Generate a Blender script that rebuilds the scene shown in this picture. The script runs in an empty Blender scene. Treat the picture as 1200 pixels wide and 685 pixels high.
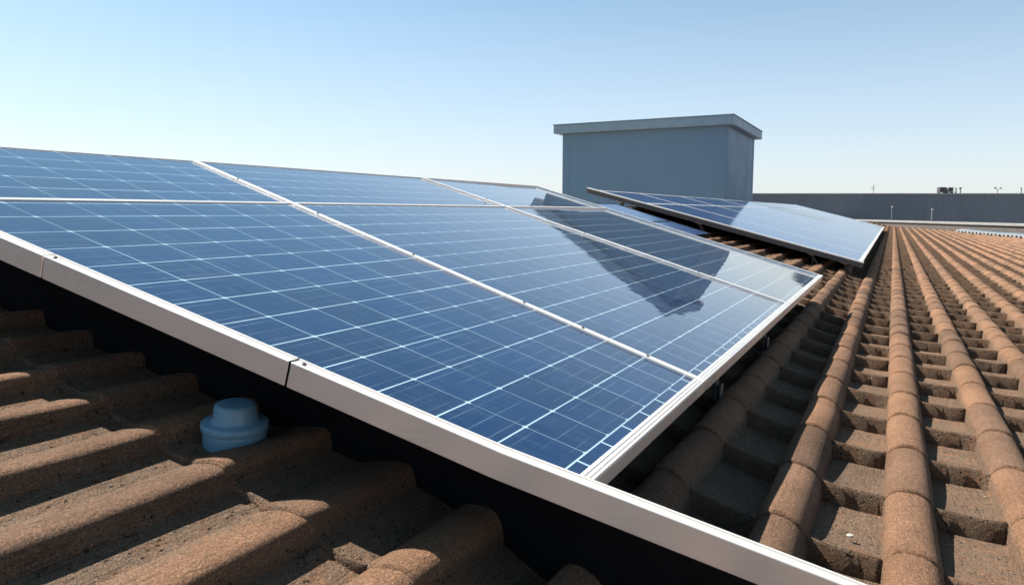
import bpy, bmesh, math, random
import numpy as np
from mathutils import Vector, Matrix
R = math.radians
random.seed(7); rng = np.random.default_rng(11)
S = bpy.context.scene
col = S.collection

# ------------------------------------------------------------------ camera
CAM = Vector((0.0, 0.0, 0.7585)); YAW = 0.48079; PITCH = 0.11003; FPX = 852.26
cd = bpy.data.cameras.new('camera'); cam = bpy.data.objects.new('camera', cd); col.objects.link(cam)
cd.sensor_width = 36; cd.sensor_fit = 'HORIZONTAL'; cd.lens = FPX / 1200 * 36
cd.clip_start = 0.02; cd.clip_end = 20000
cam.location = CAM; cam.rotation_euler = (math.pi / 2 - PITCH, 0, YAW)
cd.dof.use_dof = True; cd.dof.focus_distance = 2.6; cd.dof.aperture_fstop = 16.0
S.camera = cam

# ------------------------------------------------------------------ sky, sun, exposure
SUN_EL = R(51); SUN_B = R(1)          # sun stands towards -X, a hair towards -Y
sd = Vector((-math.cos(SUN_B) * math.cos(SUN_EL), math.sin(SUN_B) * math.cos(SUN_EL), math.sin(SUN_EL)))
w = bpy.data.worlds.new('World'); S.world = w; w.use_nodes = True
nt = w.node_tree; sky = nt.nodes.new('ShaderNodeTexSky'); sky.sky_type = 'NISHITA'; sky.sun_disc = False
sky.sun_elevation = SUN_EL; sky.sun_rotation = math.atan2(sd.x, sd.y)
sky.altitude = 0; sky.air_density = 1.0; sky.dust_density = 0.5; sky.ozone_density = 1.6
mx = nt.nodes.new('ShaderNodeMix'); mx.data_type = 'RGBA'; mx.blend_type = 'MULTIPLY'; mx.inputs[0].default_value = 1
nt.links.new(sky.outputs[0], mx.inputs[6]); tc = nt.nodes.new('ShaderNodeTexCoord'); sxyz = nt.nodes.new('ShaderNodeSeparateXYZ'); nt.links.new(tc.outputs['Generated'], sxyz.inputs[0])
rm = nt.nodes.new('ShaderNodeValToRGB'); nt.links.new(sxyz.outputs[2], rm.inputs[0]); nt.links.new(rm.outputs[0], mx.inputs[7])   # air colour from the horizon up
rm.color_ramp.elements[0].position = 0.0; rm.color_ramp.elements[0].color = (1.0, 1.0, 1.16, 1)
rm.color_ramp.elements[1].position = .40; rm.color_ramp.elements[1].color = (.78, 1.06, .97, 1)
hz = nt.nodes.new('ShaderNodeMix'); hz.data_type = 'RGBA'; hz.inputs[7].default_value = (6.3, 6.75, 7.0, 1)   # pale high haze
hr = nt.nodes.new('ShaderNodeMapRange'); nt.links.new(sxyz.outputs[2], hr.inputs[0]); nt.links.new(hr.outputs[0], hz.inputs[0])
hr.inputs[1].default_value = 0.0; hr.inputs[2].default_value = .34; hr.inputs[3].default_value = .58; hr.inputs[4].default_value = .04
nt.links.new(mx.outputs[2], hz.inputs[6]); nt.links.new(hz.outputs[2], nt.nodes['Background'].inputs[0]); nt.nodes['Background'].inputs[1].default_value = 0.055
sl = bpy.data.lights.new('sun', 'SUN'); sl.energy = 5.0; sl.angle = R(0.5); sl.color = (1, .94, .85)
so = bpy.data.objects.new('sun', sl); col.objects.link(so)
so.rotation_euler = (-sd).to_track_quat('-Z', 'Y').to_euler()
S.view_settings.view_transform = 'Standard'; S.view_settings.look = 'None'
S.view_settings.gamma = 1; S.view_settings.use_curve_mapping = False; S.view_settings.exposure = 1.35

# ------------------------------------------------------------------ node helpers
class N:
    def __init__(s, name):
        s.m = bpy.data.materials.new(name); s.m.use_nodes = True
        s.t = s.m.node_tree; s.p = s.t.nodes['Principled BSDF']
        s.co = s.t.nodes.new('ShaderNodeTexCoord')
    def n(s, kind, **kw):
        o = s.t.nodes.new('ShaderNode' + kind)
        for k, v in kw.items(): setattr(o, k, v)
        return o
    def l(s, a, b): s.t.links.new(a, b)
    def put(s, sock, v):
        if hasattr(v, 'is_linked'): s.l(v, sock)
        else: sock.default_value = v
    def math(s, op, a, b=0.0, c=None):
        o = s.n('Math', operation=op); s.put(o.inputs[0], a); s.put(o.inputs[1], b)
        if c is not None: s.put(o.inputs[2], c)
        return o.outputs[0]
    def noise(s, scale, detail=4, rough=.55, vec=None, stretch=None):
        v = vec if vec is not None else s.co.outputs['Object']
        if stretch:
            mp = s.n('Mapping'); mp.inputs['Scale'].default_value = stretch; s.l(v, mp.inputs[0]); v = mp.outputs[0]
        o = s.n('TexNoise'); s.l(v, o.inputs['Vector']); o.inputs['Scale'].default_value = scale
        o.inputs['Detail'].default_value = detail; o.inputs['Roughness'].default_value = rough
        return o.outputs[0]
    def ramp(s, f, stops):
        o = s.n('ValToRGB'); s.put(o.inputs[0], f); e = o.color_ramp.elements
        while len(e) < len(stops): e.new(.5)
        for x, (p, c) in zip(e, stops):
            x.position = p; x.color = (c, c, c, 1) if isinstance(c, (int, float)) else (*c, 1)
        return o.outputs[0]
    def mix(s, f, a, b, blend='MIX'):
        o = s.n('Mix', data_type='RGBA', blend_type=blend); s.put(o.inputs[0], f)
        for i, v in ((6, a), (7, b)):
            s.put(o.inputs[i], v if hasattr(v, 'is_linked') else (*v, 1))
        return o.outputs[2]
    def bump(s, h, strength, dist, normal=None):
        o = s.n('Bump'); s.l(h, o.inputs['Height']); o.inputs['Strength'].default_value = strength
        o.inputs['Distance'].default_value = dist
        if normal is not None: s.l(normal, o.inputs['Normal'])
        return o.outputs[0]
    def attr(s, name):
        o = s.n('Attribute'); o.attribute_name = name; return o.outputs['Fac']

def simple(name, c, rough=.5, metal=0., var=.12, scale=40, bump=0.0, stretch=None):
    m = N(name); f = m.noise(scale, 5, .6, stretch=stretch)
    k = m.ramp(f, [(.3, 1 - var), (.7, 1 + var)])
    m.l(m.mix(1, c, k, 'MULTIPLY'), m.p.inputs['Base Color'])
    m.l(m.ramp(m.noise(scale * .4, 4), [(.3, max(rough - .08, .02)), (.7, rough + .08)]), m.p.inputs['Roughness'])
    m.p.inputs['Metallic'].default_value = metal
    if bump: m.l(m.bump(f, bump, .003), m.p.inputs['Normal'])
    return m.m

# ------------------------------------------------------------------ materials
def tile_material():
    m = N('concrete_roof_tile'); pan = m.attr('pan'); tid = m.attr('tile_id')
    base = m.mix(m.ramp(m.noise(3.2, 5, .6), [(.32, 0.), (.68, 1.)]), (.175, .100, .061), (.262, .154, .097))
    tint = m.ramp(tid, [(0, (.74, .75, .78)), (.45, (1, .98, .96)), (1, (1.2, 1.12, 1.04))])
    base = m.mix(1, base, tint, 'MULTIPLY')
    grain = m.noise(330, 3, .75)
    base = m.mix(1, base, m.ramp(grain, [(.34, .6), (.5, 1.), (.66, 1.3)]), 'MULTIPLY')
    vs = m.n('TexVoronoi'); m.l(m.co.outputs['Object'], vs.inputs['Vector']); vs.inputs['Scale'].default_value = 300
    sg = m.n('SeparateColor'); m.l(vs.outputs['Color'], sg.inputs[0])
    base = m.mix(1, base, m.ramp(sg.outputs[0], [(0, .72), (.5, 1.0), (.85, 1.08), (1, 1.45)]), 'MULTIPLY')      # sand grains
    # dirt that collects in the pans
    dn = m.noise(26, 6, .65)
    dirt = m.math('MULTIPLY', pan, m.ramp(dn, [(.36, .0), (.56, .85)]))
    base = m.mix(dirt, base, m.mix(m.ramp(grain, [(.4, 0.), (.6, 1.)]), (.10, .068, .045), (.25, .18, .125)))
    # dark pits
    v = m.n('TexVoronoi'); m.l(m.co.outputs['Object'], v.inputs['Vector']); v.inputs['Scale'].default_value = 58
    pit = m.ramp(v.outputs['Distance'], [(.12, 1.), (.25, 0.)])
    pitm = m.math('MULTIPLY', pit, m.math('MULTIPLY', m.ramp(m.noise(14, 3), [(.44, 0.), (.54, 1.)]), m.ramp(pan, [(.2, .12), (.8, 1.)])))
    base = m.mix(pitm, base, (.045, .03, .022))
    # pale lichen and mortar specks
    v2 = m.n('TexVoronoi'); m.l(m.co.outputs['Object'], v2.inputs['Vector']); v2.inputs['Scale'].default_value = 24
    sp = m.math('MULTIPLY', m.ramp(m.math('ADD', v2.outputs['Distance'], m.math('MULTIPLY', grain, .12)), [(.13, 1.), (.2, 0.)]),
                m.math('MULTIPLY', m.ramp(m.noise(9, 2), [(.6, 0.), (.66, .75)]), m.ramp(pan, [(.2, .15), (.8, 1.)])))
    base = m.mix(sp, base, (.46, .40, .33))
    # hairline cracks running with and across the tile
    w1 = m.noise(1, 3, .5, stretch=(95, 5, 95)); cr = m.ramp(w1, [(.48, 0.), (.5, 1.), (.52, 0.)])
    crm = m.math('MULTIPLY', cr, m.ramp(m.noise(7, 2), [(.45, .15), (.6, .8)])); crm = m.math('MULTIPLY', crm, m.ramp(pan, [(0, .22), (.3, 1.)]))
    base = m.mix(m.math('MULTIPLY', crm, .9), base, (.06, .04, .03))
    m.l(base, m.p.inputs['Base Color']); m.p.inputs['Roughness'].default_value = .95
    m.p.inputs['Specular IOR Level'].default_value = .25
    b = m.bump(m.math('ADD', grain, m.math('MULTIPLY', vs.outputs['Distance'], .6)), .95, .006)
    b = m.bump(m.noise(60, 5, .75), .85, .014, b); b = m.bump(m.noise(17, 5, .65), .4, .022, b)
    h = m.math('SUBTRACT', 0.0, m.math('ADD', m.math('MULTIPLY', pitm, 1.0), m.math('MULTIPLY', crm, .6)))
    b = m.bump(h, .9, .012, b)
    m.l(b, m.p.inputs['Normal'])
    return m.m

def cell_material(ticks=True, dim=1.0, reflection_tilt=(0, 0, 0), ink=1.0, ior=1.58, rough=0.0):
    m = N('solar_cells_under_glass')
    uv = m.n('UVMap', uv_map='cells'); sx = m.n('SeparateXYZ'); m.l(uv.outputs[0], sx.inputs[0])
    x, y = sx.outputs[0], sx.outputs[1]
    def dist(v, off=0.0): # distance to nearest integer
        return m.math('ABSOLUTE', m.math('SUBTRACT', m.math('FRACT', m.math('ADD', v, .5 + off)), .5))
    def line(d, wd):
        return m.ramp(m.math('DIVIDE', d, wd), [(.55, 1.), (1., 0.)])
    wob = m.math('MULTIPLY', m.math('SUBTRACT', m.noise(9, 2), .5), .02)
    dx, dy = m.math('ADD', dist(x), m.math('ABSOLUTE', wob)), dist(y)
    edge = m.math('LESS_THAN', x, 0.0)
    lx = m.math('MULTIPLY', line(dx, .019), m.ramp(m.noise(2.3, 2), [(.3, .55), (.62, 1.)]))
    ly = m.math('MULTIPLY', line(dy, .0145), m.ramp(m.noise(3, 3), [(.35, .15), (.65, .6)]))
    ly = m.math('MULTIPLY', ly, m.math('SUBTRACT', 1.0, edge))
    tk = m.math('MULTIPLY', line(dist(y, .37), .03), m.math('MULTIPLY', edge, .9 if ticks else 0.0))
    node = m.ramp(m.math('ADD', dx, dy), [(.045, 1.), (.075, 0.)])
    node = m.math('MULTIPLY', node, m.math('SUBTRACT', 1.0, edge))
    bus = m.math('MULTIPLY', line(dist(m.math('MULTIPLY', x, 3.0), .5), .035), m.ramp(m.noise(5, 3), [(.42, .0), (.66, .2)]))
    bus2 = m.math('MULTIPLY', line(dist(m.math('MULTIPLY', y, 4.0), .5), .035), m.ramp(m.noise(4, 3), [(.46, .0), (.7, .16)]))
    ln = m.math('MAXIMUM', m.math('MAXIMUM', lx, ly), m.math('MAXIMUM', m.math('MULTIPLY', node, .8), tk))
    ln = m.math('MAXIMUM', ln, m.math('MULTIPLY', m.math('MAXIMUM', bus, bus2), m.math('SUBTRACT', 1.0, edge)))
    # polycrystal streaks and cell to cell tone
    st = m.n('Mapping'); st.inputs['Scale'].default_value = (1.6, 42, 1); m.l(uv.outputs[0], st.inputs[0])
    s1 = m.n('TexNoise'); m.l(st.outputs[0], s1.inputs['Vector']); s1.inputs['Scale'].default_value = 1.0; s1.inputs['Detail'].default_value = 4
    fl = m.n('VectorMath', operation='FLOOR'); m.l(uv.outputs[0], fl.inputs[0])
    wn = m.n('TexWhiteNoise'); m.l(fl.outputs[0], wn.inputs['Vector'])
    tone = m.math('ADD', m.math('MULTIPLY', s1.outputs[0], .8), m.math('MULTIPLY', wn.outputs[0], .22))
    base = m.ramp(tone, [(.25, (.0002 * dim, .0068 * dim, .034 * dim)), (.75, (.0004 * dim, .0175 * dim, .080 * dim))])
    for sc, k in (((.9, 75, 1), .05), ((60, .7, 1), .022)):                 # fine wipe marks and fingers
        mp = m.n('Mapping'); mp.inputs['Scale'].default_value = sc; m.l(uv.outputs[0], mp.inputs[0])
        sn = m.n('TexNoise'); m.l(mp.outputs[0], sn.inputs['Vector']); sn.inputs['Scale'].default_value = 1.0; sn.inputs['Detail'].default_value = 3
        base = m.mix(m.math('MULTIPLY', m.ramp(sn.outputs[0], [(.5, 0.), (.68, 1.)]), k), base, (.30, .46, .58))
    base = m.mix(m.math('MULTIPLY', ln, ink), base, (.36, .50, .58))
    # thin film of dust
    dust = m.math('MULTIPLY', m.ramp(m.noise(11, 6, .7), [(.45, 0.), (.75, 1.)]), .014)
    base = m.mix(dust, base, (.5, .46, .40))
    m.l(base, m.p.inputs['Base Color']); m.p.inputs['IOR'].default_value = ior
    m.p.inputs['Sheen Weight'].default_value = .03; m.p.inputs['Sheen Roughness'].default_value = .35; m.p.inputs['Sheen Tint'].default_value = (.75, .9, 1, 1)   # dust-like bluish sheen, put in to lighten the glass at grazing angles
    m.l(m.ramp(m.noise(7, 5, .65), [(.3, .012 + rough), (.75, .03 + rough)]), m.p.inputs['Roughness'])
    ge = m.n('NewGeometry'); va = m.n('VectorMath', operation='ADD'); m.l(ge.outputs['Normal'], va.inputs[0]); va.inputs[1].default_value = reflection_tilt
    vn = m.n('VectorMath', operation='NORMALIZE'); m.l(va.outputs[0], vn.inputs[0])      # shading normal leaned to shift the reflections, the glass stays flat
    m.l(m.bump(m.noise(5.0, 3), .03, .012, vn.outputs[0]), m.p.inputs['Normal'])
    return m.m

M = dict(
    tile=tile_material(),
    cell=cell_material(reflection_tilt=(0, .052, 0)), cell_far=cell_material(False, 2.0, (0, -.022, 0), ink=.3, ior=1.36, rough=.05),  # front tilt stretches the block's reflection; rear tilt and stronger blue replace white glare
    alu=simple('anodised_aluminium', (.84, .79, .735), .33, .5, .035, 6, stretch=(.35, 14, 30)),
    alu2=simple('dull_aluminium', (.55, .56, .57), .42, .6, .08, 30),
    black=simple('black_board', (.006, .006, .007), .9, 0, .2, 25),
    steel=simple('weathered_steel', (.09, .09, .095), .5, .4, .25, 60),
    bolt=simple('zinc_bolt', (.5, .5, .5), .35, .9, .1, 200),
    dark=simple('dark_plastic', (.03, .03, .035), .5, 0, .2, 60),
    vent=simple('blue_grey_plastic', (.14, .265, .36), .42, 0, .07, 60, .05),
    boxp=simple('blue_grey_cladding', (.12, .21, .31), .55, .0, .025, 2.2, stretch=(6, 6, .35)),
    lid=simple('blue_grey_cap', (.20, .29, .37), .5, .0, .06, 3),
    wall=simple('slate_blue_cladding', (.125, .15, .19), .7, 0, .10, 1.2, stretch=(5, 5, .3)),
    conc=simple('pale_concrete', (.20, .195, .19), .85, 0, .15, 3, .2),
    brick=simple('dark_brick', (.075, .06, .055), .9, 0, .25, 6, .2),
    galv=simple('galvanised_sheet', (.16, .175, .19), .7, .0, .1, 8),
    stone=simple('pale_mortar', (.36, .33, .29), .9, 0, .15, 80, .3),
    grey=simple('grey_paint', (.30, .31, .32), .6, 0, .12, 8),
    ground=simple('dusty_ground', (.22, .19, .15), .95, 0, .2, .05),
)
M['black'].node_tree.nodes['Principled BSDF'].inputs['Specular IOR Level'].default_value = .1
# brick courses on the low parapet face
def brickm():
    m = N('dark_brickwork'); b = m.n('TexBrick'); m.l(m.co.outputs['Object'], b.inputs['Vector'])
    mp = m.n('Mapping'); m.l(m.co.outputs['Object'], mp.inputs[0]); mp.inputs['Rotation'].default_value = (math.pi / 2, 0, 0); m.l(mp.outputs[0], b.inputs['Vector'])
    b.inputs['Color1'].default_value = (.085, .065, .055, 1); b.inputs['Color2'].default_value = (.06, .05, .045, 1)
    b.inputs['Mortar'].default_value = (.11, .10, .09, 1); b.inputs['Scale'].default_value = 2.2
    m.l(b.outputs[0], m.p.inputs['Base Color']); m.p.inputs['Roughness'].default_value = .9
    return m.m
M['brick'] = brickm()

# ------------------------------------------------------------------ object helpers
def tag(o, label=None, cat=None, group=None, kind=None):
    if label: o['label'] = label
    if cat: o['category'] = cat
    if group: o['group'] = group
    if kind: o['kind'] = kind
    return o
def empty(name, loc, label, cat, group=None):
    o = bpy.data.objects.new(name, None); col.objects.link(o); o.location = loc; o.empty_display_size = .1
    return tag(o, label, cat, group)
class MB:
    def __init__(s): s.bm = bmesh.new()
    def hexa(s, p):                       # 8 points: bottom loop 0-3, top loop 4-7
        v = [s.bm.verts.new(q) for q in p]
        for f in ((3, 2, 1, 0), (4, 5, 6, 7), (0, 1, 5, 4), (1, 2, 6, 5), (2, 3, 7, 6), (3, 0, 4, 7)):
            s.bm.faces.new([v[i] for i in f])
        return v
    def box(s, c, d, rot=None):
        pts = [Vector((sx * d[0] / 2, sy * d[1] / 2, sz * d[2] / 2)) for sz in (-1, 1) for sx, sy in ((-1, -1), (1, -1), (1, 1), (-1, 1))]
        if rot is not None: pts = [rot @ q for q in pts]
        return s.hexa([Vector(c) + q for q in pts])
    def lathe(s, prof, c=(0, 0, 0), axis=None, seg=32, cap=True):
        q = Vector((0, 0, 1)).rotation_difference(Vector(axis)) if axis is not None else None
        rings = []
        for r, z in prof:
            ring = []
            for i in range(seg):
                a = 2 * math.pi * i / seg; v = Vector((r * math.cos(a), r * math.sin(a), z))
                if q: v = q @ v
                ring.append(s.bm.verts.new(Vector(c) + v))
            rings.append(ring)
        for a, b in zip(rings, rings[1:]):
            for i in range(seg):
                s.bm.faces.new((a[i], a[(i + 1) % seg], b[(i + 1) % seg], b[i]))
        if cap:
            s.bm.faces.new(list(reversed(rings[0]))); s.bm.faces.new(rings[-1])
    def rod(s, a, b, r, seg=10):
        a, b = Vector(a), Vector(b); d = b - a
        s.lathe([(r, 0), (r, d.length)], a, d.normalized(), seg)
    def build(s, name, mat, parent=None, bevel=0, smooth=False, segs=2):
        bmesh.ops.recalc_face_normals(s.bm, faces=s.bm.faces[:])
        me = bpy.data.meshes.new(name); s.bm.to_mesh(me); s.bm.free(); me.materials.append(mat)
        o = bpy.data.objects.new(name, me); col.objects.link(o)
        if parent: o.parent = parent; o.matrix_parent_inverse = Matrix.Translation(-Vector(parent.location))
        if bevel:
            b = o.modifiers.new('bevel', 'BEVEL'); b.width = bevel; b.segments = segs; b.limit_method = 'ANGLE'
        if smooth:
            for f in me.polygons: f.use_smooth = True
            if not bevel:
                try: me.set_sharp_from_angle(angle=R(40))
                except Exception: pass
        return o
FW = Vector((-math.sin(YAW), math.cos(YAW), 0)); RT = Vector((math.cos(YAW), math.sin(YAW), 0))
def far(px, D, z=0.0):                    # a spot D metres out along the view, above picture column px
    p = CAM + FW * D + RT * ((px - 600) / FPX * D); return Vector((p.x, p.y, z))

# ------------------------------------------------------------------ ground
m = MB(); m.bm.faces.new([m.bm.verts.new(q) for q in ((-4000, -4000, -6), (4000, -4000, -6), (4000, 4000, -6), (-4000, 4000, -6))])
tag(m.build('ground', M['ground']), kind='structure')

# ------------------------------------------------------------------ tiled roof
PEAK = -3.0
def zr0(x): return -.06 * x + .2 * .08 * np.log1p(np.exp(np.clip(-(x + .15) / .08, -60, 60)))
def zr(x):
    x = np.asarray(x, float)
    return np.where(x < PEAK, zr0(PEAK) + .26 * (x - PEAK), zr0(x))
RX = [-1.675, -1.509, -1.33, -1.138, -.927, -.705, -.48, -.205, .08, .37, .66]
while RX[0] > -4.2: RX.insert(0, RX[0] - .17)
while RX[-1] < 7.5: RX.append(RX[-1] + .29)
RX = np.array(RX); C0 = 2.22 - .42 * 22; CL = .42
def roof_mesh():
    # cross-section samples: ridge r, local x, ridge shape 0..1, pan flag
    xs, hb, sh, pan, rid = [], [], [], [], []
    for i in range(len(RX) - 1):
        sp = RX[i + 1] - RX[i]; spl = RX[i] - RX[i - 1] if i else sp
        wr, wl = .235 * sp, .235 * sp
        hgt = (.004 + .215 * (sp if i == 0 else .5 * (sp + spl))) * np.interp(RX[i], [-.85, -.5], [.82, 1])
        wb = np.interp(RX[i], [-.85, -.5], [.255, .222]) * .5 * (sp + spl); sp2 = (RX[i + 2] - RX[i + 1]) if i + 2 < len(RX) else sp
        wb2 = np.interp(RX[i + 1], [-.85, -.5], [.255, .222]) * .5 * (sp + sp2); hg2 = (.004 + .215 * .5 * (sp + sp2)) * np.interp(RX[i + 1], [-.85, -.5], [.82, 1])
        A, A2_ = (float(np.interp(RX[k], [-.85, -.5], [1, 0])) for k in (i, i + 1))      # left of the array the tiles lean into a saw-tooth
        WRt, WLt, ex = wb * (1 - .5 * A), wb2 * (1 + 1.0 * A2_), 2.4 - 1.1 * A2_
        for a in (0, .3, .55, .75, .89, .97, 1.0):
            xs.append(RX[i] + WRt * a); sh.append(math.sqrt(max(0, 1 - a ** (2.4 + 1.8 * A)))); hb.append(hgt); pan.append(0. if a < .95 else 1.); rid.append(i)
        x0, x1 = RX[i] + WRt, RX[i + 1] - WLt
        for a in (.08, .3, .5, .7, .92):
            xs.append(x0 + (x1 - x0) * a); sh.append(-.05 * math.sin(math.pi * a)); hb.append(hgt + (hg2 - hgt) * a); pan.append(1.); rid.append(i)
        for a in (1.0, .97, .89, .75, .55, .3):
            xs.append(RX[i + 1] - WLt * a); sh.append((1 - A2_) * math.sqrt(max(0, 1 - a ** 2.4)) + A2_ * (1 - a ** 1.25)); hb.append(hg2)
            pan.append(1. if a > .95 else (A2_ * min(1, max(0, (a - .25) * 1.6)))); rid.append(i + 1)
    xs, hb, sh, pan, rid = map(np.array, (xs, hb, sh, pan, rid))
    zb = zr(xs); nx = len(xs); STEP = np.interp(xs, [-.85, -.5], [.013, .060]); DROP = np.interp(xs, [-.85, -.5], [.004, .026])
    lim = 46 - 1.45 * np.maximum(xs + .3, 0) + 7.5 * np.minimum(xs + .6, 0)
    V, F, PA, TI = [], [], [], []; nv = 0
    nc = int((46 - C0) / CL) + 1
    for c in range(nc):
        y0 = C0 + c * CL
        r1 = rng.random(len(RX) + 1)                     # one tile per ridge and course
        jz = (rng.random(len(RX) + 1) - .5) * .005; jy = (rng.random(len(RX) + 1) - .5) * .012; jt = (rng.random(len(RX) + 1) - .5) * .010
        ispan = sh < .2
        tid = np.where(ispan, r1[rid] * .9 + .05, r1[rid])
        rows = [(-.001, -.070, 0), (0.0, -.006, 0), (.005, 0., 0), (.022, 0., .022 / CL), (.05, 0., .05 / CL), (.11, 0., .11 / CL), (.26, 0., .26 / CL), (CL + .02, 0., 1.05)]
        for k, (dy, dz, t) in enumerate(rows):
            lift = np.where(ispan, STEP * (.62 * max(0, 1 - t) + .38 * math.exp(-t * 11)) - DROP, (.006 + .002 * sh) * (1 - t))
            bulge = 1 + .02 * (1 - t) ** 2
            z = zb - hb + np.maximum(sh, -1) * hb * np.where(ispan, 1, bulge) + lift + dz + jz[rid] * (1 - t)
            z = z - (1 - np.clip(sh, 0, 1)) * 0
            yy = y0 + dy + jy[rid] + jt[rid] * (xs - RX[rid]) * 3 - .010 * np.clip(sh, 0, 1) * (1 if k < 7 else 0) + .003 * np.sin(xs * 70 + c * 1.7) * (k < 3)
            wv = np.interp(xs, [-.85, -.5], [.8, 1]); V.append(np.stack([xs + .0035 * wv * np.clip(sh, 0, 1) * np.sin(yy * 6.3 + rid * 2.1), yy, z + .0025 * wv * np.clip(sh, 0, 1) * np.sin(yy * 9.1 + rid * 1.3)], 1)); PA.append(pan.copy()); TI.append(tid)
        g = np.arange(nx - 1)
        ok = (y0 + CL * .5) < lim[:-1]
        for k in range(len(rows) - 1):
            a = nv + k * nx + g; F.append(np.stack([a, a + 1, a + nx + 1, a + nx], 1)[ok])
        nv += nx * len(rows)
    V = np.concatenate(V); F = np.concatenate(F); PA = np.concatenate(PA); TI = np.concatenate(TI)
    me = bpy.data.meshes.new('tile_courses')
    me.vertices.add(len(V)); me.vertices.foreach_set('co', V.astype(np.float32).ravel())
    me.loops.add(F.size); me.loops.foreach_set('vertex_index', F.astype(np.int32).ravel())
    me.polygons.add(len(F)); me.polygons.foreach_set('loop_start', np.arange(0, F.size, 4, dtype=np.int32))
    me.polygons.foreach_set('use_smooth', np.ones(len(F), bool))
    me.update(calc_edges=True)
    for nme, arr in (('pan', PA), ('tile_id', TI)):
        at = me.attributes.new(nme, 'FLOAT', 'POINT'); at.data.foreach_set('value', arr.astype(np.float32))
    me.validate(); me.set_sharp_from_angle(angle=R(50)); me.materials.append(M['tile'])
    return me
roof = empty('tiled_roof', (0, 0, 0), 'brown concrete tiled roof with long rounded ridges and stepped courses under the solar panels', 'roof')
o = bpy.data.objects.new('tile_courses', roof_mesh()); col.objects.link(o); o.parent = roof
m = MB()                                                 # ridge caps along the crest behind the panels
zc = float(zr(PEAK))
for k in range(84):
    y = -6.6 + .4 * k; prof = [(.10, 0), (.115, .01), (.095, .42)]
    m.lathe([(.118, 0), (.105, .2), (.10, .43)], (PEAK, y, zc - .03), (0, 1, 0), 14)
m.build('ridge_cap', M['tile'], roof, smooth=True)
m = MB()                                                 # slab that carries the tiles
xx = [7.3, .6, -.15, -.6, PEAK, -4.2]
for a, b in zip(xx, xx[1:]):
    za, zb_ = float(zr(a)) - .14, float(zr(b)) - .14
    ya, yb = (45.5 - 1.45 * max(q + .3, 0) + 7.5 * min(q + .6, 0) for q in (a, b))
    m.hexa([(b, -7, zb_ - .3), (a, -7, za - .3), (a, ya, za - .3), (b, yb, zb_ - .3), (b, -7, zb_), (a, -7, za), (a, ya, za), (b, yb, zb_)])
m.build('roof_deck', M['brick'], roof)

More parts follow.
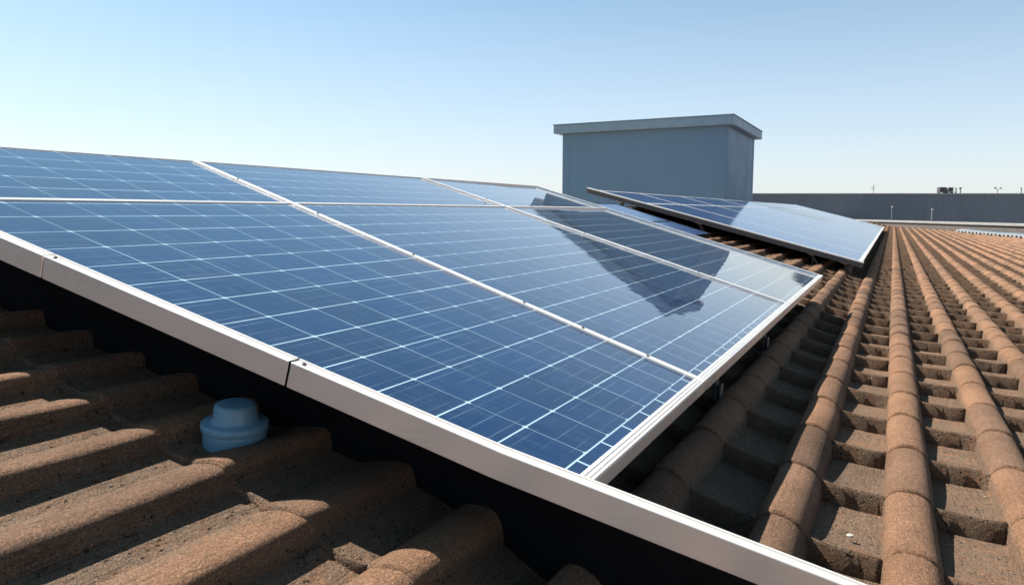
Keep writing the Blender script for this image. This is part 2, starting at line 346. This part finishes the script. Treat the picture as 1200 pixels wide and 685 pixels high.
# ------------------------------------------------------------------ solar panels
class Plane:                                             # sloping panel plane: u runs up the slope from the right edge
    def __init__(s, x0, z0, tilt): s.x0, s.z0, s.c, s.s = x0, z0, math.cos(tilt), math.sin(tilt)
    def p(s, u, y, n=0.0): return Vector((s.x0 - u * s.c + n * s.s, y, s.z0 + u * s.s + n * s.c))
def prism(mb, pl, quad, n0, n1):                         # quad of (u, y)
    mb.hexa([pl.p(u, y, n0) for u, y in quad] + [pl.p(u, y, n1) for u, y in quad])
class Panel:
    def __init__(s, pl, fa, fb, u0, u1): s.pl, s.fa, s.fb, s.u0, s.u1 = pl, fa, fb, u0, u1
    def q(s, du0, du1, d0, d1):
        a, b = s.u0 + du0, s.u1 - du1
        return [(a, s.fa(a) + d0), (b, s.fa(b) + d0), (b, s.fb(b) - d1), (a, s.fb(a) - d1)]
def make_panel(pl, fa, fb, u0, u1, ncell, label, wid, depth, mat, uoff, group, lip=False, dcell=.128, frame_mat=None):
    pn = Panel(pl, fa, fb, u0, u1); wr, wt, wn, wf = wid     # right, top, near, far frame widths
    um, ym = (u0 + u1) / 2, (fa((u0 + u1) / 2) + fb((u0 + u1) / 2)) / 2
    root = empty('solar_panel', pl.p(um, ym, -depth), label, 'solar panel', group)
    m = MB(); g = .001
    for quad in ([(u0 + g, fa(u0) + g), (u0 + wr, fa(u0 + wr) + g), (u0 + wr, fb(u0 + wr) - g), (u0 + g, fb(u0) - g)],
                 [(u1 - wt, fa(u1 - wt) + g), (u1 - g, fa(u1) + g), (u1 - g, fb(u1) - g), (u1 - wt, fb(u1 - wt) - g)],
                 [(u0 + wr + .0005, fa(u0 + wr) + g), (u1 - wt - .0005, fa(u1 - wt) + g), (u1 - wt - .0005, fa(u1 - wt) + wn), (u0 + wr + .0005, fa(u0 + wr) + wn)],
                 [(u0 + wr + .0005, fb(u0 + wr) - wf), (u1 - wt - .0005, fb(u1 - wt) - wf), (u1 - wt - .0005, fb(u1 - wt) - g), (u0 + wr + .0005, fb(u0 + wr) - g)]):
        prism(m, pl, quad, -depth, 0.0)
    m.build('frame', frame_mat or M['alu'], root, bevel=.0016)
    if lip:                                              # ridged cover strip along the outer edge
        m = MB()
        for a, b, h in ((.002, .008, .0035), (.012, .017, .002), (.021, .0245, .0015)):
            prism(m, pl, [(u0 + a, fa(u0) + .002), (u0 + b, fa(u0) + .002), (u0 + b, fb(u0) - .002), (u0 + a, fb(u0) - .002)], .0003, h)
        m.build('edge_trim', M['alu'], root, bevel=.0008)
    # glass with the printed cells, cut into a grid so the cell map stays true on the tapered panel
    bm = bmesh.new(); uvl = bm.loops.layers.uv.new('cells'); NU, NY = 8, 6
    qa, qb = u0 + wr - .002, u1 - wt + .002
    def gp(i, j, n):
        u = qa + (qb - qa) * i / NU; a, b = fa(u) + wn - .002, fb(u) - wf + .002; return (u, a + (b - a) * j / NY, n)
    grid = [[bm.verts.new(pl.p(*gp(i, j, -.003))) for j in range(NY + 1)] for i in range(NU + 1)]
    for i in range(NU):
        for j in range(NY):
            ids = ((i, j), (i, j + 1), (i + 1, j + 1), (i + 1, j))
            f = bm.faces.new([grid[a][b] for a, b in ids])
            for lp, (a, b) in zip(f.loops, ids):
                u = gp(a, b, 0)[0]; lp[uvl].uv = ((u - u0 - uoff) / dcell, ncell * b / NY)
    low = [bm.verts.new(pl.p(*gp(i, j, -.010))) for i, j in ((0, 0), (NU, 0), (NU, NY), (0, NY))]
    bm.faces.new(low)
    bmesh.ops.recalc_face_normals(bm, faces=bm.faces[:])
    for f in bm.faces:
        if f.normal.z < 0 and len(f.verts) == 4 and f.verts[0] not in low: f.normal_flip()
    me = bpy.data.meshes.new('cell_sheet'); bm.to_mesh(me); bm.free(); me.materials.append(mat)
    o = bpy.data.objects.new('cell_sheet', me); col.objects.link(o); o.parent = root
    o.matrix_parent_inverse = Matrix.Translation(-Vector(root.location))
    return root

TILT = .2912
A1 = Plane(-.438, .2921, TILT)
Y1 = [1.127, 1.999, 3.914, 5.812]; SK = [-.1239, .0979, .0345, -.0316]
U = [0.0, 1.753, 2.41]
line = [lambda u, j=j: Y1[j] + SK[j] * u for j in range(4)]
names = [['large near solar panel of the lower row, between front rail and first white strip',
          'middle solar panel of the lower row, between the two white joint strips',
          'far solar panel of the lower row, beside the gap to the rear array'],
         ['topmost panel at the left edge of the picture, above the near lower panel',
          'middle panel of the top row, pale blue with sky reflection, above the middle lower panel',
          'small far panel of the top row, nearest the blue grey rooftop block']]
NC = [7, 15, 15]
for rw in range(2):
    for j in range(3):
        wd = (.030 if rw == 0 else .009, .009 if rw == 0 else .008, .006 if j == 0 else .0145, .0145 if j < 2 else .020)
        make_panel(A1, line[j], line[j + 1], U[rw], U[rw + 1], NC[j], names[rw][j], wd, .045, M['cell'], 0.057 if rw == 0 else .0,
                   'solar panels of the front array', lip=(rw == 0))
A1L = Plane(-.438 - .14 * math.sin(TILT), .2921 - .14 * math.cos(TILT), TILT)
for u0, u1, lb in ((1.753, 2.41, 'dark panel at the back of the top row, half hidden by the raised rear rail'),
                   (1.30, 1.753, 'small dark panel tucked under the raised rear rail, below the back of the top row')):
    make_panel(A1L, lambda u: line[3](u) + .012, lambda u: 7.9, u0, u1, 16, lb, (.012, .009, .014, .014), .045, M['cell_far'], 0.0, 'solar panels of the front array', frame_mat=M['black'])
# joint strips over the seams, with bolts
def joint_strip(j, u0, u1, hw, label, bolts):
    f = line[j]; um = (u0 + u1) / 2
    root = empty('joint_strip', A1.p(um, f(um), .0005), label, 'metal strip', 'joint strips between the front panels')
    m = MB(); prism(m, A1, [(u0, f(u0) - hw), (u1, f(u1) - hw), (u1, f(u1) + hw), (u0, f(u0) + hw)], .0004, .0016)
    m.build('strip', M['alu'], root, bevel=.0012)
    for ub in bolts:
        m = MB(); m.lathe([(.0052, 0), (.0052, .0022), (.0038, .0034)], A1.p(ub, f(ub), .0016), (A1.s, 0, A1.c), 12)
        m.build('bolt', M['steel'], root)
joint_strip(1, .002, 2.405, .0145, 'wide white aluminium strip between the near and middle solar panels', [.18, .40, .62, 1.1, 1.6, 2.1])
joint_strip(2, .04, 2.405, .0125, 'narrower white strip between the middle and far solar panels', [.5, 1.2, 1.9])
# front rail in pieces
f0 = line[0]
def rail(u0, u1, label, bolts):
    root = empty('front_rail', A1.p((u0 + u1) / 2, f0((u0 + u1) / 2), -.05), label, 'metal rail', 'front rails of the array')
    W = .027; up = lambda u: .040 * max(0, .16 - u)             # the free end bends up a little
    us = [u0] + [k for k in (-.35, -.2, -.08, .02, .1, .16) if u0 < k < u1] + [u1]
    m = MB()
    for body, ya, yb, n0, n1 in ((True, -W, 0, -.047, .006),):
        for a, b in zip(us, us[1:]):
            m.hexa([A1.p(u, f0(u) + y, n + up(u)) for n in (n0, n1) for u, y in ((a, ya), (b, ya), (b, yb), (a, yb))])
    bmesh.ops.remove_doubles(m.bm, verts=m.bm.verts[:], dist=1e-6)
    inner = [f for f in m.bm.faces if all(len(e.link_faces) > 2 for e in f.edges)]
    bmesh.ops.delete(m.bm, geom=inner, context='FACES_ONLY')
    m.build('rail_body', M['alu'], root, bevel=.002, segs=3)
    m = MB()
    for a, b in zip(us, us[1:]):
        m.hexa([A1.p(u, f0(u) + y, n + up(u)) for n in (.0062, .0085) for u, y in ((a, -.006), (b, -.006), (b, -.0015), (a, -.0015))])
    bmesh.ops.remove_doubles(m.bm, verts=m.bm.verts[:], dist=1e-6)
    m.build('rail_lip', M['alu'], root)
    if abs(u0 - .6095) < 1e-6:                                    # black filler standing in for the shade inside the open joint
        m = MB(); prism(m, A1, [(u0 - .0049, f0(u0) - W + .0012), (u0 - .0001, f0(u0) - W + .0012), (u0 - .0001, f0(u0)), (u0 - .0049, f0(u0))], -.0465, .0052)
        m.build('joint_shade', M['black'], root)
    for ub in bolts:
        m = MB(); m.lathe([(.0048, 0), (.0048, .002), (.003, .003)], A1.p(ub, f0(ub) - .015, .006), (A1.s, 0, A1.c), 12)
        m.build('bolt', M['steel'], root)
rail(-.62, .6045, 'long bare end of the aluminium front rail reaching past the panel corner over the tiles', [.585])
rail(.6095, 1.271, 'middle length of the aluminium front rail, ending at the dark joint above the blue vent', [1.255])
rail(1.2755, 2.42, 'upper left length of the aluminium front rail, at the left picture edge', [1.7])
# board below the rail, its near-black colour also standing in for deep shade
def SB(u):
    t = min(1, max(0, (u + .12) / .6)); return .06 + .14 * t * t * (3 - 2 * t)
root = empty('skirt_board', A1.p(.9, f0(.9) + .2, -.3), 'black board under the front rail, also standing in for the deep shade there', 'board')
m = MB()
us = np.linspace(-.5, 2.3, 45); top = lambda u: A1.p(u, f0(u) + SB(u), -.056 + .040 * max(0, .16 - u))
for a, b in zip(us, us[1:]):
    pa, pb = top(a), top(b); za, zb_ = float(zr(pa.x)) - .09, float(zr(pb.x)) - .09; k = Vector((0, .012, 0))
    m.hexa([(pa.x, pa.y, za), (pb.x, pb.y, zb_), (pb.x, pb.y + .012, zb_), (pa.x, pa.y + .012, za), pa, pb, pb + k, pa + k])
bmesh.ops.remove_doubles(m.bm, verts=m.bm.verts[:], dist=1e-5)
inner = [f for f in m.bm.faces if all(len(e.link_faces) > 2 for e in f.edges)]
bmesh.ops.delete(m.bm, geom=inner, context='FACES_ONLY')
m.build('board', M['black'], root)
for ub in (.45, 1.05, 1.6):
    q = A1.p(ub, f0(ub) + SB(ub), -.14); m = MB(); m.lathe([(.005, 0), (.005, .002), (.003, .004)], (q.x, q.y, q.z - (0 if ub > .6 else -.04)), (0, -1, 0), 12); m.build('screw', M['bolt'], root)

# mounting legs
def leg(top, label, lean=0.0, s=1.0):
    zt = float(zr(top.x)) - .05; root = empty('mounting_leg', (top.x, top.y, zt), label, 'bracket', 'mounting legs under the panels')
    m = MB(); m.box((top.x, top.y, zt + .006), (.07 * s, .05 * s, .006)); m.box((top.x + .02 * s, top.y, zt + .045), (.006, .045 * s, .08)); m.build('foot', M['steel'], root, bevel=.001)
    m = MB(); d = Vector((top.x + lean, top.y, zt + .02)); m.rod((d.x, d.y, d.z), (top.x, top.y, top.z), .011 * s, 10); m.build('post', M['steel'], root)
    m = MB(); m.box((top.x, top.y, top.z - .006), (.05 * s, .06 * s, .012), Matrix.Rotation(TILT, 3, 'Y')); m.build('clamp', M['alu2'], root, bevel=.001)
    m = MB(); m.rod((top.x + .02, top.y - .012, top.z - .03), (top.x + .05, top.y - .012, top.z - .03), .007, 8); m.build('knob', M['steel'], root)
    return root
for u, y, lb in ((.09, 2.62, 'dark mounting leg under the right panel edge, nearer the camera'),
                 (.09, 3.72, 'dark mounting leg under the right panel edge, just before the far panel')):
    leg(A1.p(u, y, -.047), lb)
# ------------------------------------------------------------------ rear array
SC = 1.09; A2 = Plane(-.264 * SC, CAM.z - SC * (CAM.z - .237), R(14.84))
YB = [SC * q for q in (8.3, 10.1, 12.4, 15.5, 19.0, 22.4, 25.8, 29.2)]
ordn = ['first', 'second', 'third', 'fourth', 'fifth', 'sixth', 'seventh']
for rw in range(2):
    for j in range(7):
        a, b = YB[j], YB[j + 1]
        make_panel(A2, lambda u, a=a: a, lambda u, b=b: b, (0, 2.66)[rw], (2.66, 3.36)[rw], int((b - a) / .125),
                   '%s panel from the near end in the %s row of the rear array' % (ordn[j], ('long lower', 'short upper')[rw]),
                   (.042 if rw == 0 else .015, .015 if rw == 0 else .024, .017 if j else .03, .017), .045, M['cell_far'], .05, 'solar panels of the rear array',
                   frame_mat=M['alu'] if j < 3 or True else None)
root = empty('end_rail', A2.p(1.8, YB[0] - .04, -.05), 'grey aluminium rail along the raised near end of the rear array', 'metal rail')
m = MB(); prism(m, A2, [(-.02, YB[0] - .07), (3.40, YB[0] - .07), (3.40, YB[0] - .002), (-.02, YB[0] - .002)], -.050, .004); m.build('rail_body', M['steel'], root, bevel=.004)
m = MB(); prism(m, A2, [(-.02, YB[0] - .075), (3.40, YB[0] - .075), (3.40, YB[0] - .01), (-.02, YB[0] - .01)], .0042, .019); m.build('rail_lip', M['alu'], root, bevel=.002)
for u, s, lb in ((2.95, 1.7, 'dark steel leg holding the raised left end of the rear array rail'),
                 (1.9, 1.5, 'steel leg with a clamp halfway along the rear array rail'),
                 (.55, 1.3, 'steel leg near the low right corner of the rear array rail'),
                 (.18, 1.3, 'steel leg right under the low corner of the rear array')):
    leg(A2.p(u, YB[0] + .05, -.05), lb, lean=.08, s=s)

# ------------------------------------------------------------------ vent
def vent():
    x, y = -1.245, 1.085; z = float(zr(x)) - .012
    n = Vector((.10, -.02, 1)).normalized()
    root = empty('roof_vent', (x, y, z), 'blue grey plastic vent cap standing in a pan beside the front rail', 'vent')
    k = .9
    m = MB(); m.lathe([(r * k, h * k * .9) for r, h in ((.073, -.045), (.0735, 0), (.0735, .010), (.072, .013))], (x, y, z), n, 56); m.build('base_ring', M['vent'], root, smooth=True)
    m = MB(); m.lathe([(r * k, h * k * .9) for r, h in ((.072, .0135), (.0765, .0145), (.078, .018), (.078, .030), (.0765, .0335), (.073, .0355), (.060, .0375), (.0555, .040), (.0535, .045), (.0490, .071), (.0478, .0765), (.0450, .0812), (.041, .0838), (.036, .0846), (.020, .0850), (.001, .0852))], (x, y, z), n, 56)
    m.build('cap', M['vent'], root, smooth=True)
    d = Vector((-.55, -.83, 0)).normalized(); c = Vector((x, y, z)) + n * .0485 + d * .0468
    m = MB(); rot = Matrix.Rotation(math.atan2(d.y, d.x), 3, 'Z'); m.box(c, (.004, .006, .013), rot); m.build('slot', M['dark'], root)
vent()

# ------------------------------------------------------------------ rooftop block
bx0, bx1, by0, by1, bz1 = -8.75, -4.0, 20.0, 24.15, 3.03
root = empty('rooftop_block', ((bx0 + bx1) / 2, (by0 + by1) / 2, -1), 'big blue grey rooftop block with a flat overhanging lid behind the panels', 'building')
m = MB(); m.box(((bx0 + bx1) / 2, (by0 + by1) / 2, (bz1 - 6) / 2), (bx1 - bx0, by1 - by0, bz1 + 6)); m.build('wall', M['boxp'], root, bevel=.01)
for x in (bx0 + .11, bx1 - .11):
    m = MB(); m.box((x, by0 - .003, (bz1 - 1) / 2), (.215, .006, bz1 + .99)); m.build('corner_trim', M['boxp'], root, bevel=.002)
for y in (by0 + .11, by1 - .11):
    m = MB(); m.box((bx1 + .003, y, (bz1 - 1) / 2), (.006, .215, bz1 + .99)); m.build('corner_trim', M['boxp'], root, bevel=.002)
m = MB(); m.box(((bx0 + bx1) / 2, (by0 + by1) / 2, bz1 + .122), (bx1 - bx0 + .38, by1 - by0 + .5, .24)); m.build('lid', M['lid'], root, bevel=.015)
m = MB(); m.box(((bx0 + bx1) / 2, (by0 + by1) / 2, bz1 + .255), (bx1 - bx0 + .41, by1 - by0 + .54, .025)); m.build('lid_flashing', M['lid'], root, bevel=.005)

# ------------------------------------------------------------------ far wall, parapet and what stands on them
DW = 56.0
WT = CAM.z + (248.4 - 228.2) / FPX * DW
def slab(a, b, th, z0, z1, name, mat, parent, bevel=.02):
    d = (b - a).normalized(); n = Vector((-d.y, d.x, 0)) * th; m = MB()
    m.hexa([Vector((q.x, q.y, z0)) for q in (a, b, b + n, a + n)] + [Vector((q.x, q.y, z1)) for q in (a, b, b + n, a + n)])
    return m.build(name, mat, parent, bevel=bevel)
a, b = far(560, DW), far(1420, DW)
root = empty('parapet_wall', far(1000, DW, -4), 'long slate blue wall closing off the far end of the roof', 'wall')
slab(a, b, .5, -6, WT, 'wall_body', M['wall'], root)
d = (b - a).normalized(); n = Vector((-d.y, d.x, 0))
slab(a - n * .06, b - n * .06, .62, WT + .003, WT + .10, 'coping', M['grey'], root)
# low parapet with a pale ledge, coming nearer at the right
pa, pb = far(860, 60), far(1290, 27.0)
pL, pR = far(995, 54), far(1200, 33.5); dd = (pR - pL).normalized(); pa = pL - dd * 14; pb = pR + dd * 10
root = empty('low_parapet', (pL.x, pL.y, -3), 'low dark brick parapet with a pale concrete ledge before the slate wall', 'wall')
LT = .22
slab(pa, pb, .5, -6, LT - .13, 'brick_face', M['brick'], root)
nn = Vector((-dd.y, dd.x, 0))
slab(pa - nn * .08, pb - nn * .08, .62, LT - .127, LT, 'ledge', M['conc'], root)
def on_parapet(px):
    best = min((k * .05 for k in range(0, 800)), key=lambda t: abs(600 + FPX * ((pa + dd * t - CAM).dot(RT)) / ((pa + dd * t - CAM).dot(FW)) - px))
    return pa + dd * best + nn * .3
for px, h, lb in ((1037, .80, 'thin pale pole on the ledge, nearest the rear array'), (1083.5, .62, 'stouter pale pole with a rounded tip on the ledge')):
    q = on_parapet(px); q.z = LT; root = empty('ledge_pole', q, lb, 'pole', 'poles on the ledge')
    m = MB(); m.rod(q, q + Vector((0, 0, h)), .03 if px < 1050 else .045, 10); m.build('post', M['wall'], root)
    m = MB(); m.lathe([(.05, 0), (.075, .03), (.06, .09), (.01, .12)], q + Vector((0, 0, h + .001)), None, 10); m.build('tip', M['conc'], root, smooth=True)
    m = MB(); m.box(q + Vector((0, 0, .02)), (.16, .16, .036)); m.build('base_plate', M['steel'], root)
WZ = WT + .10; DI = DW + .25
def wtop(px): return far(px, DI, WZ)
# aerial
q = wtop(1019.5); root = empty('aerial', q, 'thin aerial mast with short crossbars on top of the far wall', 'aerial')
m = MB(); m.rod(q, q + Vector((0, 0, .62)), .028, 8); m.build('mast', M['grey'], root)
for z, l, off in ((.45, .22, -.10), (.36, .28, -.03), (.56, .08, .05)):
    m = MB(); m.rod(q + RT * (off - l / 2) + Vector((0, 0, z)), q + RT * (off + l / 2) + Vector((0, 0, z)), .018, 6); m.build('crossbar', M['grey'], root)
# air conditioners
for px, w_, mt, lb in ((1099, .55, M['steel'], 'darker air conditioning unit on the far wall, left of its twin'), (1107.6, .46, M['grey'], 'paler air conditioning unit on the far wall, beside the darker one')):
    q = wtop(px); root = empty('air_conditioner', q, lb, 'air conditioner', 'air conditioners on the far wall'); rot = Matrix.Rotation(YAW, 3, 'Z')
    m = MB(); m.box(q + Vector((0, 0, .26)), (w_, .4, .40), rot); m.build('casing', mt, root, bevel=.03)
    m = MB(); m.lathe([(.14, 0), (.14, .02), (.11, .03), (.02, .025)], q + Vector((0, 0, .27)) - FW * .2, -FW, 18); m.build('fan_grille', M['dark'], root)
    for sx in (-1, 1):
        m = MB(); m.box(q + RT * (sx * w_ * .38) + Vector((0, 0, .03)), (.06, .4, .058), rot); m.build('foot', M['steel'], root)
for px, h, cap, lb in ((1115.3, .36, False, 'plain short flue pipe right of the air conditioners'), (1120.4, .36, True, 'short flue pipe with a wide hood right of the air conditioners'),
                       (1191, .37, False, 'left one of two short flue pipes near the right picture edge'), (1196, .38, False, 'right one of two short flue pipes near the right picture edge')):
    q = wtop(px); root = empty('flue_pipe', q, lb, 'pipe', 'flue pipes on the far wall')
    m = MB(); m.lathe([(.06, 0), (.06, h)], q, None, 12); m.build('pipe', M['grey'], root, smooth=True)
    m = MB(); m.lathe([(.12, 0), (.10, .07), (.02, .09)] if cap else [(.07, 0), (.07, .04)], q + Vector((0, 0, h + .001)), None, 12); m.build('hood' if cap else 'rim', M['steel'], root)
q = wtop(1163.5); root = empty('wind_gauge', q, 'small weather mast with two cups on top of the far wall', 'weather mast')
m = MB(); m.rod(q, q + Vector((0, 0, .3)), .03, 8); m.rod(q + Vector((0, 0, .26)) - RT * .17 + Vector((0, 0, .13)), q + Vector((0, 0, .26)), .022, 8); m.rod(q + Vector((0, 0, .26)), q + RT * .2 + Vector((0, 0, .37)), .022, 8); m.build('mast', M['grey'], root)
for sx, z in ((-.17, .40), (.24, .38)):
    m = MB(); m.lathe([(.02, -.05), (.085, 0), (.08, .04), (.02, .07)], q + RT * sx + Vector((0, 0, z)), (sx, 0, .4), 12); m.build('cup', M['steel'], root, smooth=True)

# corrugated sheet at the far right
m = MB(); rows = []
c0, c1 = far(1118, 34.0), far(1290, 25.5); cdir = (c1 - c0).normalized(); cn = Vector((-cdir.y, cdir.x, 0)); Lc = (c1 - c0).length
K = 260
for i in range(K + 1):
    t = Lc * i / K; q = c0 + cdir * t; zz = float(zr(q.x)) + .02
    hh = .055 * math.cos(2 * math.pi * t / .26)
    rows.append([m.bm.verts.new((q.x + cn.x * e, q.y + cn.y * e, zz + hh + dz)) for e, dz in ((0, 0), (.35, .05), (.8, .08))])
for a_, b_ in zip(rows, rows[1:]):
    for k in range(2): m.bm.faces.new((a_[k], b_[k], b_[k + 1], a_[k + 1]))
o = m.build('corrugated_sheet', M['galv'], smooth=True); so_ = o.modifiers.new('thick', 'SOLIDIFY'); so_.thickness = .012
tag(o, 'pale corrugated metal sheet along the roof edge at the far right', 'metal sheet')

# loose chips of mortar lying on the tiles
def chip(x, y, r, lb, dz=-.05):
    z = float(zr(x)) + dz; m = MB(); bmesh.ops.create_icosphere(m.bm, subdivisions=2, radius=r)
    for v in m.bm.verts:
        v.co = Vector((v.co.x * 1.3, v.co.y, v.co.z * .55)) * (1 + .25 * (random.random() - .5)) + Vector((x, y, z))
    tag(m.build('mortar_chip', M['stone'], smooth=True), lb, 'chip')
chip(-.055, 1.93, .0075, 'pale mortar chip beside the ridge near the bottom right of the picture', -.05)
